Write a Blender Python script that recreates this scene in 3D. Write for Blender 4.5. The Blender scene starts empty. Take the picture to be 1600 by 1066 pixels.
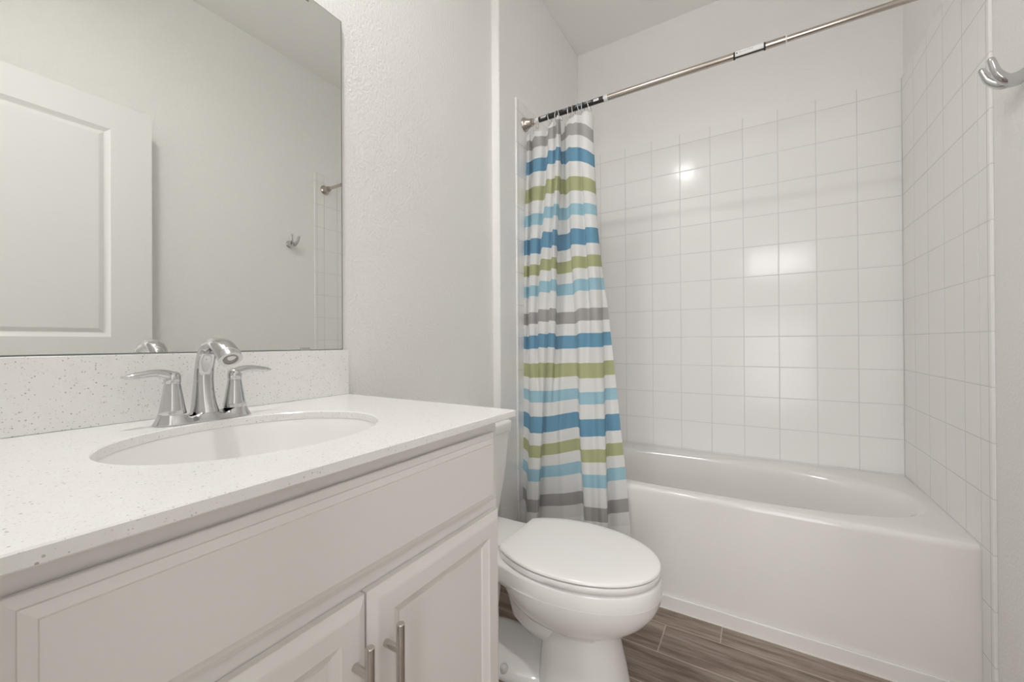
import bpy, bmesh, math, random
from mathutils import Vector, Matrix
random.seed(7)
scene = bpy.context.scene
COL = scene.collection

# ------------------------------------------------------------------ camera, world, exposure
cam_data = bpy.data.cameras.new('camera')
cam_data.sensor_width = 36.0
cam_data.lens = 631.05 / 1600 * 36.0
cam_data.clip_start = 0.01
cam = bpy.data.objects.new('camera', cam_data)
COL.objects.link(cam)
_r = Vector((0.85438577, 0.51961017, -0.00549847))
_u = Vector((0.00650489, -0.00011417, 0.99997884))
_f = Vector((-0.51959854, 0.85440345, 0.00347755))
cam.matrix_world = Matrix(((_r.x, _u.x, -_f.x, 1.0144), (_r.y, _u.y, -_f.y, 0.0563), (_r.z, _u.z, -_f.z, 1.0737), (0, 0, 0, 1)))
scene.camera = cam
world = bpy.data.worlds.new('world'); scene.world = world
world.use_nodes = True
world.node_tree.nodes['Background'].inputs[0].default_value = (0.75, 0.85, 1.0, 1)
world.node_tree.nodes['Background'].inputs[1].default_value = 0.3
scene.view_settings.view_transform = 'Standard'
scene.view_settings.look = 'None'
scene.view_settings.gamma = 1.0
scene.view_settings.exposure = 0.10
LENS_GLOW = 335.0            # radiance of the ceiling downlight lens
LOW_FILL_WATTS = 13.0           # added low fill light in the unseen hall
HIGH_FILL_WATTS = 10.0            # added high fill standing in for the bright hall, opposite the open doorway
scene.cycles.max_bounces = 14
scene.cycles.diffuse_bounces = 8
scene.cycles.glossy_bounces = 6
scene.cycles.transmission_bounces = 8
scene.cycles.transparent_max_bounces = 12
scene.cycles.sample_clamp_indirect = 6.0

# ------------------------------------------------------------------ room dimensions (metres)
X1 = 0.0444            # left wall of the tub alcove (the mirror wall is x = 0)
W = 1.5684             # right wall tile face
WR = 1.5764            # right wall paint face
D = 2.4906             # back wall tile face
DB = 2.4986
H = 2.9151
YJ = 1.5639            # where the left wall steps out
YT = 1.7754            # tub apron
YTR = 1.7025           # front edge of the tile
ZT = 0.4701            # tub rim
ZC = 0.9297            # counter top
YC = 0.7977            # free end of the counter
XC = 0.5716            # counter front edge

# ------------------------------------------------------------------ materials
def mat(name, color, rough=0.5, metal=0.0, **kw):
    m = bpy.data.materials.new(name); m.use_nodes = True
    b = m.node_tree.nodes['Principled BSDF']
    b.inputs['Base Color'].default_value = (*color, 1)
    b.inputs['Roughness'].default_value = rough
    b.inputs['Metallic'].default_value = metal
    for k, v in kw.items(): b.inputs[k.replace('_', ' ')].default_value = v
    return m
def N(m, t, **kw):
    n = m.node_tree.nodes.new(t)
    for k, v in kw.items(): setattr(n, k, v)
    return n
def L(m, a, b): m.node_tree.links.new(a, b)
def bsdf(m): return m.node_tree.nodes['Principled BSDF']
def math_node(m, op, a, b=None, c=None):
    n = N(m, 'ShaderNodeMath', operation=op)
    for i, v in enumerate((a, b, c)):
        if v is None: continue
        if isinstance(v, (int, float)): n.inputs[i].default_value = v
        else: L(m, v, n.inputs[i])
    return n.outputs[0]
def mix_color(m, fac, a, b):
    n = N(m, 'ShaderNodeMix', data_type='RGBA')
    for i, v in ((0, fac), (6, a), (7, b)):
        if isinstance(v, (int, float)): n.inputs[i].default_value = v
        elif isinstance(v, tuple): n.inputs[i].default_value = (*v, 1)
        else: L(m, v, n.inputs[i])
    return n.outputs[2]
def ramp(m, fac, stops, interp='LINEAR'):
    n = N(m, 'ShaderNodeValToRGB'); cr = n.color_ramp; cr.interpolation = interp
    while len(cr.elements) < len(stops): cr.elements.new(0.5)
    for e, (p, c) in zip(cr.elements, stops):
        e.position = p; e.color = (*c, 1)
    L(m, fac, n.inputs[0]); return n.outputs[0]
def add_bump(m, height, strength, dist):
    b = N(m, 'ShaderNodeBump'); b.inputs['Strength'].default_value = strength; b.inputs['Distance'].default_value = dist
    L(m, height, b.inputs['Height']); L(m, b.outputs[0], bsdf(m).inputs['Normal'])
def world_pos(m): return N(m, 'ShaderNodeNewGeometry').outputs['Position']
def noise(m, vec, scale, detail=2.0, rough=0.5):
    n = N(m, 'ShaderNodeTexNoise'); n.inputs['Scale'].default_value = scale
    n.inputs['Detail'].default_value = detail; n.inputs['Roughness'].default_value = rough
    if vec is not None: L(m, vec, n.inputs['Vector'])
    return n.outputs['Fac']

def paint(name, color, strength=0.55):
    m = mat(name, color, 0.62)
    p = world_pos(m)
    a = noise(m, p, 120.0, 3.0); 
    h = ramp(m, a, [(0.40, (0, 0, 0)), (0.62, (1, 1, 1))])
    add_bump(m, h, strength, 0.0012)
    return m
M_WALL = paint('wall_paint', (0.91, 0.90, 0.885))
M_CEIL = paint('ceiling_paint', (0.91, 0.895, 0.875), 0.2)
M_TRIM = mat('trim_paint', (0.85, 0.84, 0.83), 0.35)
M_DOOR = mat('door_paint', (0.82, 0.815, 0.80), 0.35)

# glossy square wall tile: grid of grooves, lines at z = z0 + k s and at (x or y) = c0 + k s
def tile_mat(name, axis, c0):
    m = mat(name, (0.92, 0.91, 0.895), 0.14)
    bsdf(m).inputs['Specular IOR Level'].default_value = 0.30
    s = 0.1545
    sep = N(m, 'ShaderNodeSeparateXYZ'); L(m, world_pos(m), sep.inputs[0])
    def line(coord, off, step):
        t = math_node(m, 'FRACT', math_node(m, 'DIVIDE', math_node(m, 'SUBTRACT', coord, off), step))
        d = math_node(m, 'MULTIPLY', math_node(m, 'MINIMUM', t, math_node(m, 'SUBTRACT', 1.0, t)), step)
        return d, math_node(m, 'FLOOR', math_node(m, 'DIVIDE', math_node(m, 'SUBTRACT', coord, off), step))
    dz, iz = line(sep.outputs[2], 1.0964 - 8 * 0.1553, 0.1553)
    dc, ic = line(sep.outputs[axis], c0 - 12 * 0.1537, 0.1537)
    d = math_node(m, 'MINIMUM', dz, dc)
    mr = N(m, 'ShaderNodeMapRange', interpolation_type='SMOOTHSTEP'); L(m, d, mr.inputs[0])
    mr.inputs[1].default_value = 0.0006; mr.inputs[2].default_value = 0.0034
    g = N(m, 'ShaderNodeMapRange'); L(m, d, g.inputs[0]); g.inputs[1].default_value = 0.0008; g.inputs[2].default_value = 0.0018
    L(m, mix_color(m, g.outputs[0], (0.76, 0.75, 0.735), (0.92, 0.91, 0.895)), bsdf(m).inputs['Base Color'])
    # each tile lies a hair off true
    cmb = N(m, 'ShaderNodeCombineXYZ'); L(m, iz, cmb.inputs[0]); L(m, ic, cmb.inputs[1])
    wn = N(m, 'ShaderNodeTexWhiteNoise', noise_dimensions='3D'); L(m, cmb.outputs[0], wn.inputs[0])
    sv = N(m, 'ShaderNodeSeparateXYZ'); L(m, wn.outputs['Color'], sv.inputs[0])
    tilt = math_node(m, 'ADD', math_node(m, 'MULTIPLY', math_node(m, 'SUBTRACT', sv.outputs[0], 0.5), math_node(m, 'MULTIPLY', sep.outputs[2], 0.006)),
                     math_node(m, 'MULTIPLY', math_node(m, 'SUBTRACT', sv.outputs[1], 0.5), math_node(m, 'MULTIPLY', sep.outputs[axis], 0.006)))
    wav = math_node(m, 'MULTIPLY', noise(m, world_pos(m), 14.0, 1.0), 0.0006)
    h = math_node(m, 'ADD', math_node(m, 'MULTIPLY', mr.outputs[0], 0.0009), math_node(m, 'ADD', tilt, wav))
    add_bump(m, h, 0.8, 1.0)
    return m
M_TILE_BACK = tile_mat('white_tile_back', 0, W)
M_TILE_SIDE = tile_mat('white_tile_side', 1, D)
M_BULLNOSE = mat('bullnose_tile', (0.92, 0.91, 0.895), 0.08)

def quartz(name):
    m = mat(name, (0.84, 0.83, 0.81), 0.16)
    p = world_pos(m)
    def specks(scale, lo, hi, seed):
        mp = N(m, 'ShaderNodeMapping'); mp.inputs['Location'].default_value = (seed, seed * 2.1, -seed); L(m, p, mp.inputs[0])
        v = N(m, 'ShaderNodeTexVoronoi'); v.inputs['Scale'].default_value = scale; L(m, mp.outputs[0], v.inputs['Vector'])
        sel = N(m, 'ShaderNodeSeparateXYZ'); L(m, v.outputs['Color'], sel.inputs[0])
        pick = math_node(m, 'GREATER_THAN', sel.outputs[0], lo)
        near = math_node(m, 'LESS_THAN', v.outputs['Distance'], math_node(m, 'MULTIPLY', sel.outputs[1], hi))
        return math_node(m, 'MULTIPLY', pick, near), sel.outputs[2]
    f1, t1 = specks(300.0, 0.70, 0.42, 1.3)
    f2, t2 = specks(520.0, 0.55, 0.50, 4.7)
    c = mix_color(m, noise(m, p, 60.0, 3.0), (0.87, 0.86, 0.845), (0.92, 0.915, 0.905))
    dark = ramp(m, t1, [(0.0, (0.48, 0.45, 0.42)), (0.5, (0.66, 0.64, 0.61)), (1.0, (0.95, 0.94, 0.93))])
    c = mix_color(m, f1, c, dark)
    dark2 = ramp(m, t2, [(0.0, (0.55, 0.52, 0.49)), (1.0, (0.96, 0.95, 0.94))])
    c = mix_color(m, math_node(m, 'MULTIPLY', f2, 0.65), c, dark2)
    L(m, c, bsdf(m).inputs['Base Color'])
    return m
M_QUARTZ = quartz('speckled_white_quartz')
M_CAB = mat('grey_cabinet_paint', (0.82, 0.795, 0.77), 0.40)
M_PORC = mat('white_porcelain', (0.90, 0.885, 0.87), 0.07)
M_SEAT = mat('white_seat_plastic', (0.95, 0.93, 0.915), 0.16)
M_TUB = mat('white_tub_enamel', (0.86, 0.835, 0.815), 0.10)
M_CHROME = mat('chrome', (0.62, 0.62, 0.62), 0.05, 1.0)
M_NICKEL = mat('brushed_nickel', (0.52, 0.47, 0.42), 0.20, 1.0)
M_STEEL = mat('satin_steel_pull', (0.60, 0.575, 0.55), 0.20, 1.0)
M_DARK = mat('dark_hole', (0.03, 0.025, 0.02), 0.5)
M_MIRROR = mat('mirror_silver', (0.86, 0.875, 0.85), 0.0, 1.0)
M_EDGE = mat('mirror_edge', (0.22, 0.24, 0.23), 0.3)
M_BLACK = mat('black_card', (0.02, 0.02, 0.022), 0.35)
M_PAPER = mat('white_paper', (0.78, 0.78, 0.77), 0.4)
M_INK = mat('grey_ink', (0.42, 0.42, 0.42), 0.5)
M_CAP = mat('white_plastic', (0.80, 0.78, 0.76), 0.3)
M_CAULK = mat('caulk', (0.84, 0.81, 0.77), 0.4)
M_RING = mat('bright_wire', (0.86, 0.86, 0.86), 0.25, 0.6)
M_RUBBER = mat('grey_rubber', (0.30, 0.28, 0.26), 0.6)

def floor_mat():
    m = mat('wood_look_plank_tile', (0.3, 0.25, 0.2), 0.42)
    sep = N(m, 'ShaderNodeSeparateXYZ'); L(m, world_pos(m), sep.inputs[0])
    rw, ln = 0.1550, 0.91
    yy = math_node(m, 'DIVIDE', math_node(m, 'SUBTRACT', sep.outputs[1], 1.6680 - 20 * rw), rw)
    row = math_node(m, 'FLOOR', yy); fy = math_node(m, 'FRACT', yy)
    off = math_node(m, 'MULTIPLY', math_node(m, 'SUBTRACT', 20.0, row), 0.183)
    xx = math_node(m, 'DIVIDE', math_node(m, 'ADD', math_node(m, 'SUBTRACT', sep.outputs[0], 0.894 - 9 * ln), off), ln)
    colm = math_node(m, 'FLOOR', xx); fx = math_node(m, 'FRACT', xx)
    dy = math_node(m, 'MULTIPLY', math_node(m, 'MINIMUM', fy, math_node(m, 'SUBTRACT', 1.0, fy)), rw)
    dx = math_node(m, 'MULTIPLY', math_node(m, 'MINIMUM', fx, math_node(m, 'SUBTRACT', 1.0, fx)), ln)
    d = math_node(m, 'MINIMUM', dx, dy)
    grout = math_node(m, 'LESS_THAN', d, 0.0017)
    cmb = N(m, 'ShaderNodeCombineXYZ'); L(m, row, cmb.inputs[0]); L(m, colm, cmb.inputs[1])
    wn = N(m, 'ShaderNodeTexWhiteNoise', noise_dimensions='3D'); L(m, cmb.outputs[0], wn.inputs[0])
    sc = N(m, 'ShaderNodeVectorMath', operation='SCALE'); L(m, wn.outputs['Color'], sc.inputs[0]); sc.inputs['Scale'].default_value = 9.0
    ad = N(m, 'ShaderNodeVectorMath', operation='ADD'); L(m, world_pos(m), ad.inputs[0]); L(m, sc.outputs[0], ad.inputs[1])
    mp = N(m, 'ShaderNodeMapping'); mp.inputs['Scale'].default_value = (1.7, 17.0, 1.0); L(m, ad.outputs[0], mp.inputs[0])
    big = noise(m, mp.outputs[0], 2.2, 6.0, 0.62)
    mp2 = N(m, 'ShaderNodeMapping'); mp2.inputs['Scale'].default_value = (5.0, 110.0, 1.0); L(m, ad.outputs[0], mp2.inputs[0])
    fine = noise(m, mp2.outputs[0], 2.0, 4.0, 0.6)
    t = math_node(m, 'ADD', math_node(m, 'MULTIPLY', big, 0.72), math_node(m, 'MULTIPLY', fine, 0.28))
    wood = ramp(m, t, [(0.30, (0.085, 0.056, 0.040)), (0.44, (0.17, 0.125, 0.098)), (0.54, (0.255, 0.205, 0.168)), (0.70, (0.36, 0.305, 0.26))])
    tone = N(m, 'ShaderNodeHueSaturation'); L(m, wood, tone.inputs['Color'])
    L(m, math_node(m, 'ADD', math_node(m, 'MULTIPLY', wn.outputs['Value'], 0.35), 1.08), tone.inputs['Value'])
    L(m, mix_color(m, grout, tone.outputs[0], (0.52, 0.44, 0.37)), bsdf(m).inputs['Base Color'])
    h = math_node(m, 'ADD', math_node(m, 'MULTIPLY', math_node(m, 'SUBTRACT', 1.0, grout), 0.9), math_node(m, 'MULTIPLY', fine, 0.25))
    add_bump(m, h, 0.5, 0.0012)
    return m
M_FLOOR = floor_mat()

# striped sheer shower-curtain cloth; UV.y is the height on the cloth in metres
def curtain_mat():
    m = bpy.data.materials.new('striped_sheer_cloth'); m.use_nodes = True
    nt = m.node_tree; nt.nodes.remove(nt.nodes['Principled BSDF'])
    uv = N(m, 'ShaderNodeUVMap', uv_map='UVMap')
    sep = N(m, 'ShaderNodeSeparateXYZ'); L(m, uv.outputs[0], sep.inputs[0])
    period, top = 0.8250, 2.052
    t = math_node(m, 'FRACT', math_node(m, 'DIVIDE', math_node(m, 'SUBTRACT', top, sep.outputs[1]), period))
    GR, BL, GN, LB, WH = (0.44, 0.43, 0.42), (0.15, 0.36, 0.53), (0.48, 0.50, 0.27), (0.38, 0.62, 0.73), (0.92, 0.92, 0.91)
    st = []; z = lambda v: (top - v) / period
    for hi, lo, c in ((2.046, 1.992, GR), (1.936, 1.876, BL), (1.808, 1.744, GN), (1.687, 1.636, LB), (1.572, 1.504, BL), (1.452, 1.400, GN), (1.350, 1.300, LB)):
        st.append((z(hi), c)); st.append((z(lo), WH))
    col = ramp(m, t, [(0.0, WH)] + st, 'CONSTANT')
    al = ramp(m, t, [(0.0, (0.20,) * 3)] + [(a, (0.10,) * 3 if c is not WH else (0.20,) * 3) for a, c in st], 'CONSTANT')
    col = mix_color(m, math_node(m, 'GREATER_THAN', sep.outputs[1], 0.290), WH, col)      # plain hem
    df = N(m, 'ShaderNodeBsdfDiffuse'); tr = N(m, 'ShaderNodeBsdfTranslucent'); tp = N(m, 'ShaderNodeBsdfTransparent')
    L(m, col, df.inputs[0]); L(m, col, tr.inputs[0])
    m1 = N(m, 'ShaderNodeMixShader'); m1.inputs[0].default_value = 0.22
    L(m, df.outputs[0], m1.inputs[1]); L(m, tr.outputs[0], m1.inputs[2])
    m2 = N(m, 'ShaderNodeMixShader'); L(m, al, m2.inputs[0]); L(m, m1.outputs[0], m2.inputs[1]); L(m, tp.outputs[0], m2.inputs[2])
    L(m, m2.outputs[0], nt.nodes['Material Output'].inputs[0])
    return m
M_CURTAIN = curtain_mat()
M_LENS = mat('frosted_lens', (0.9, 0.9, 0.9), 0.4)
bsdf(M_LENS).inputs['Emission Color'].default_value = (1.0, 0.99, 0.975, 1)
bsdf(M_LENS).inputs['Emission Strength'].default_value = LENS_GLOW

# ------------------------------------------------------------------ mesh helpers
def finish(name, bm, material, parent=None, smooth=None, bevel=None, segs=3, recalc=True):
    if recalc: bmesh.ops.recalc_face_normals(bm, faces=bm.faces[:])
    me = bpy.data.meshes.new(name); bm.to_mesh(me); bm.free()
    for mt in (material if isinstance(material, (list, tuple)) else [material]): me.materials.append(mt)
    o = bpy.data.objects.new(name, me); COL.objects.link(o)
    if parent is not None:
        o.parent = parent; o.matrix_parent_inverse = parent.matrix_basis.inverted()
    if smooth is not None:
        me.polygons.foreach_set('use_smooth', [True] * len(me.polygons))
        me.set_sharp_from_angle(angle=math.radians(smooth))
    if bevel:
        b = o.modifiers.new('bevel', 'BEVEL'); b.width = bevel; b.segments = segs; b.limit_method = 'ANGLE'; b.angle_limit = math.radians(40)
        b.harden_normals = False
        me.polygons.foreach_set('use_smooth', [True] * len(me.polygons))
        me.set_sharp_from_angle(angle=math.radians(60))
    return o
def box(bm, x0, x1, y0, y1, z0, z1, mi=0):
    v = [bm.verts.new((x, y, z)) for z in (z0, z1) for y in (y0, y1) for x in (x0, x1)]
    fs = []
    for f in ((0, 2, 3, 1), (4, 5, 7, 6), (0, 1, 5, 4), (2, 6, 7, 3), (0, 4, 6, 2), (1, 3, 7, 5)):
        fs.append(bm.faces.new([v[i] for i in f])); fs[-1].material_index = mi
    return fs
def boxes(*bs):
    bm = bmesh.new()
    for b in bs: box(bm, *b)
    return bm
def loft(bm, rings, cap0=True, cap1=True, mi=0):
    vs = [[bm.verts.new(p) for p in r] for r in rings]
    n = len(rings[0])
    for a, b in zip(vs, vs[1:]):
        for i in range(n):
            f = bm.faces.new((a[i], a[(i + 1) % n], b[(i + 1) % n], b[i])); f.material_index = mi
    if cap0: bm.faces.new(vs[0][::-1]).material_index = mi
    if cap1: bm.faces.new(vs[-1]).material_index = mi
    return vs
def lathe(bm, origin, axis, prof, n=32, mi=0, cap0=True, cap1=True):
    a = Vector(axis).normalized(); t = Vector((0, 0, 1)) if abs(a.z) < 0.9 else Vector((1, 0, 0))
    u = a.cross(t).normalized(); w = a.cross(u)
    o = Vector(origin)
    rings = [[o + a * h + (u * math.cos(2 * math.pi * i / n) + w * math.sin(2 * math.pi * i / n)) * max(r, 1e-5) for i in range(n)] for r, h in prof]
    loft(bm, rings, cap0, cap1, mi)
def catmull(pts, k):
    P = [Vector(p) for p in pts]; out = []
    for i in range(len(P) - 1):
        p0 = P[i - 1] if i else P[0] * 2 - P[1]; p1, p2 = P[i], P[i + 1]
        p3 = P[i + 2] if i + 2 < len(P) else P[-1] * 2 - P[-2]
        for j in range(k):
            t = j / k
            out.append(0.5 * ((2 * p1) + (p2 - p0) * t + (2 * p0 - 5 * p1 + 4 * p2 - p3) * t * t + (3 * p1 - p0 - 3 * p2 + p3) * t ** 3))
    out.append(P[-1]); return out
def sweep(bm, pts, radii, side=None, n=20, k=6, mi=0, cap=True):
    """tube along pts; radii = (in-plane, sideways) per point; side = fixed sideways direction or None"""
    rr = [(r, r) if isinstance(r, (int, float)) else r for r in radii]
    P = catmull(pts, k); R = catmull([(a, b, 0) for a, b in rr], k)
    rings = []; prev = None
    for i, p in enumerate(P):
        t = (P[min(i + 1, len(P) - 1)] - P[max(i - 1, 0)]).normalized()
        if side is not None: s = Vector(side)
        else:
            s = prev if prev is not None else (Vector((0, 0, 1)) if abs(t.z) < 0.9 else Vector((1, 0, 0)))
        s = (s - t * s.dot(t)).normalized(); prev = s
        nrm = t.cross(s)
        rings.append([p + nrm * math.cos(2 * math.pi * j / n) * max(R[i].x, 1e-5) + s * math.sin(2 * math.pi * j / n) * max(R[i].y, 1e-5) for j in range(n)])
    loft(bm, rings, cap, cap, mi)
def empty(name, loc, label=None, cat=None, group=None):
    o = bpy.data.objects.new(name, None); COL.objects.link(o); o.location = loc
    o.empty_display_size = 0.05
    bpy.context.view_layer.update()
    if label: tag(o, label, cat, group)
    return o
def tag(o, label, cat, group=None):
    o['label'] = label; o['category'] = cat
    if group: o['group'] = group
    return o
def structure(o):
    o['kind'] = 'structure'; return o
def panel_front(bm, x0, x1, y0, y1, z0, z1, prof):
    """slab x0..x1 whose +x face carries a moulded profile: list of (inset, depth below x1)"""
    rings = [[(x0, y0, z0), (x0, y1, z0), (x0, y1, z1), (x0, y0, z1)]]
    for ins, dep in prof:
        rings.append([(x1 - dep, y0 + ins, z0 + ins), (x1 - dep, y1 - ins, z0 + ins), (x1 - dep, y1 - ins, z1 - ins), (x1 - dep, y0 + ins, z1 - ins)])
    loft(bm, rings)

# ------------------------------------------------------------------ the room
HX0, HX1, HY0 = -0.35, 2.10, -1.35            # small hall behind the doorway
FT = 0.11                                      # thickness of the doorway wall
DX0, DX1, DZ = 0.80, 1.50, 2.165               # doorway opening
structure(finish('floor', boxes((-0.12, 1.70, -FT, DB + 0.1, -0.06, 0.0), (HX0, HX1, HY0, -FT, -0.06, 0.0)), M_FLOOR))
structure(finish('ceiling', boxes((-0.12, 1.70, 0.0, DB + 0.1, H, H + 0.06)), M_CEIL))
structure(finish('ceiling_hall', boxes((HX0, HX1, HY0, 0.0, 2.60, 2.66)), M_CEIL))
# left wall: mirror wall, then the step out beside the tub
bm = bmesh.new()
prof = [(-0.12, 0.0), (0.0, 0.0), (0.0, YJ), (X1 - 0.008, YJ), (X1 - 0.008, DB), (-0.12, DB)]
loft(bm, [[(x, y, 0.0) for x, y in prof], [(x, y, H) for x, y in prof]])
wall_left = structure(finish('wall_left', bm, M_WALL, bevel=0.006))
wall_back = structure(finish('wall_back', boxes((-0.12, WR + 0.12, DB, DB + 0.1, 0.0, H)), M_WALL))
wall_right = structure(finish('wall_right', boxes((WR, WR + 0.12, 0.0, DB, 0.0, H)), M_WALL))
wall_front = structure(finish('wall_front', boxes((-0.12, DX0, -FT, 0.0, 0.0, H), (DX1, WR + 0.12, -FT, 0.0, 0.0, H), (DX0, DX1, -FT, 0.0, DZ, H)), M_WALL))
structure(finish('wall_hall', boxes((HX0, HX1, HY0 - 0.1, HY0, 0.0, 2.60), (HX0 - 0.1, HX0, HY0, -FT, 0.0, 2.60), (HX1, HX1 + 0.1, HY0, -FT, 0.0, 2.60),
                                    (HX0, -0.12, -FT, 0.0, 0.0, 2.6), (WR + 0.12, HX1, -FT, 0.0, 0.0, 2.6)), M_WALL))
structure(finish('trim_1', boxes((DX0 - 0.057, DX0 + 0.012, -FT - 0.012, -FT + 0.004, 0.0, DZ + 0.057), (DX1 - 0.012, DX1 + 0.057, -FT - 0.012, -FT + 0.004, 0.0, DZ + 0.057),
                                 (DX0 + 0.012, DX1 - 0.012, -FT - 0.012, -FT + 0.004, DZ - 0.012, DZ + 0.057)), M_TRIM))
def baseboard(name, x0, x1, y0, y1):
    return structure(finish(name, boxes((x0, x1, y0, y1, 0.0, 0.13)), M_TRIM, bevel=0.004))
baseboard('baseboard_left', 0.0, 0.013, 0.78, YJ)
baseboard('baseboard_right', WR - 0.013, WR, 0.0, YTR - 0.003)

# tile linings of the tub alcove (part of their walls)
ZTOP, ZBN = 2.1835, 2.2406
structure(finish('tile_panel', boxes((X1 + 0.0002, W, D, DB + 0.0005, ZT + 0.0003, ZBN)), M_TILE_BACK, wall_back))
def side_tile(wall, xa, xb):
    structure(finish('tile_panel', boxes((xa, xb, YT, D, 0.0, ZBN)), M_TILE_SIDE, wall))
    structure(finish('bullnose_column', boxes((xa, xb, YTR, YT - 0.0003, 0.0, ZBN)), M_TILE_SIDE, wall, bevel=0.0065, segs=5))
side_tile(wall_right, W, WR + 0.0005)
side_tile(wall_left, X1 - 0.0085, X1)

# the bathroom door, swung back against the right wall
door = structure(empty('door_1', (W - 0.13, 0.02, 0.012)))
dx, dt, dy0, dy1, dz0, dz1 = W - 0.125, 0.035, 0.022, 0.802, 0.012, 2.150
bm = bmesh.new()
panels = [(1.108, dz1 - 0.122), (0.235, 0.925)]
py0, py1 = dy0 + 0.125, dy1 - 0.142
fx = dx
zs = [dz0, panels[1][0], panels[1][1], panels[0][0], panels[0][1], dz1]
box(bm, fx, fx + dt, dy0, py0, dz0, dz1); box(bm, fx, fx + dt, py1, dy1, dz0, dz1)
for a, b in ((zs[0], zs[1]), (zs[2], zs[3]), (zs[4], zs[5])): box(bm, fx, fx + dt, py0, py1, a, b)
leaf = structure(finish('leaf', bm, M_DOOR, door))
for za, zb in panels:
    bm = bmesh.new(); rings = []
    rings.append([(fx + dt - 0.008, py0, za), (fx + dt - 0.008, py1, za), (fx + dt - 0.008, py1, zb), (fx + dt - 0.008, py0, zb)])
    for ins, dep in ((0, 0.0), (0.006, 0.004), (0.016, 0.010), (0.020, 0.011), (0.034, 0.005), (0.038, 0.004)):
        rings.append([(fx + dep, py0 + ins, za + ins), (fx + dep, py1 - ins, za + ins), (fx + dep, py1 - ins, zb - ins), (fx + dep, py0 + ins, zb - ins)])
    loft(bm, rings)
    structure(finish('door_panel', bm, M_DOOR, door))

# ------------------------------------------------------------------ vanity cabinet
XF, XD = 0.535, 0.555                  # face frame, door and drawer faces
CY0, CY1 = 0.010, 0.775
vanity = empty('vanity_cabinet', (0.27, 0.39, 0.0), 'light grey painted bathroom vanity cabinet with two doors under a speckled white counter', 'cabinet')
bm = bmesh.new()
zc0 = ZC - 0.0152
box(bm, 0.016, XF, CY1 - 0.018, CY1, 0.0, zc0)             # end panel
box(bm, 0.016, XF, CY0, CY0 + 0.018, 0.0, zc0)
box(bm, 0.002, 0.016, CY0, CY1, 0.0, zc0)
box(bm, XF - 0.019, XF, CY0 + 0.018, 0.118, 0.10, zc0)     # face frame
box(bm, XF - 0.019, XF, 0.735, CY1 - 0.018, 0.10, zc0)
for a, b in ((0.875, zc0), (0.715, 0.765), (0.10, 0.135)): box(bm, XF - 0.019, XF, 0.118, 0.735, a, b)
box(bm, 0.016, XF - 0.019, CY0 + 0.018, CY1 - 0.018, 0.10, 0.118)
box(bm, XF - 0.085, XF - 0.07, CY0 + 0.018, CY1 - 0.018, 0.0, 0.10)   # toe kick
finish('carcass', bm, M_CAB, vanity)
bm = bmesh.new()
panel_front(bm, XF + 0.004, XD, 0.1110, 0.7560, 0.7480, 0.8880, [(0, 0.0120), (0.001, 0.0110), (0.0092, 0.0072), (0.0096, 0.0048), (0.0192, 0.0022), (0.0198, 0.0)])
finish('drawer_front', bm, M_CAB, vanity)
DOORPROF = [(0, 0.0085), (0.001, 0.0075), (0.013, 0.0008), (0.0165, 0.0), (0.042, 0.0), (0.0445, 0.0022), (0.056, 0.0072), (0.0575, 0.0105), (0.0605, 0.0105), (0.0608, 0.0095)]
for i, (ya, yb) in enumerate(((0.1130, 0.4285), (0.4320, 0.7640))):
    bm = bmesh.new(); panel_front(bm, XF + 0.001, XD, ya, yb, 0.118, 0.7262, DOORPROF)
    d = finish('door', bm, M_CAB, vanity)
    yp = 0.4060 if i == 0 else 0.4580
    bm = bmesh.new()
    lathe(bm, (XD + 0.030, yp, 0.515), (0, 0, 1), [(0.0048, 0), (0.006, 0.0012), (0.006, 0.1655), (0.0048, 0.1668)], 24)
    for zp in (0.547, 0.6435): lathe(bm, (XD - 0.0002, yp, zp), (1, 0, 0), [(0.0052, 0), (0.0052, 0.027)], 20)
    h = finish('pull', bm, M_STEEL, d, smooth=40)
    h['label'] = 'satin steel bar pull'

# ------------------------------------------------------------------ counter, sink, backsplash
SX, SY, SA, SB = 0.3074, 0.4132, 0.1648, 0.1973
N_E = 96
def ell(a, b, z): return [(SX + a * math.cos(2 * math.pi * i / N_E), SY + b * math.sin(2 * math.pi * i / N_E), z) for i in range(N_E)]
def rect_ring(x0, x1, y0, y1, z, cx, cy, n):
    angs = [2 * math.pi * i / n for i in range(n)]
    for px, py in ((x0, y0), (x1, y0), (x0, y1), (x1, y1)):      # snap the nearest sample to each corner
        a = math.atan2(py - cy, px - cx) % (2 * math.pi)
        j = min(range(n), key=lambda q: abs((angs[q] - a + math.pi) % (2 * math.pi) - math.pi)); angs[j] = a
    out = []
    for a in angs:
        c, s = math.cos(a), math.sin(a); t = 1e9
        if c > 1e-9: t = min(t, (x1 - cx) / c)
        if c < -1e-9: t = min(t, (x0 - cx) / c)
        if s > 1e-9: t = min(t, (y1 - cy) / s)
        if s < -1e-9: t = min(t, (y0 - cy) / s)
        out.append((cx + c * t, cy + s * t, z))
    return out
bm = bmesh.new()
zb, e = ZC - 0.0150, 0.0016
R = lambda i, z: rect_ring(0.002 + i, XC - i, 0.003 + i, YC - i, z, SX, SY, N_E)
rings = [ell(SA, SB, zb), R(e, zb), R(0, zb + e), R(0, ZC - e), R(e, ZC), ell(SA + e, SB + e, ZC), ell(SA, SB, ZC - e), ell(SA, SB, zb)]
loft(bm, rings, False, False)
bmesh.ops.remove_doubles(bm, verts=bm.verts[:], dist=1e-6)
counter = finish('countertop', bm, M_QUARTZ, smooth=30)
tag(counter, 'white speckled quartz countertop with an oval sink cutout on the grey vanity', 'countertop')
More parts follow.
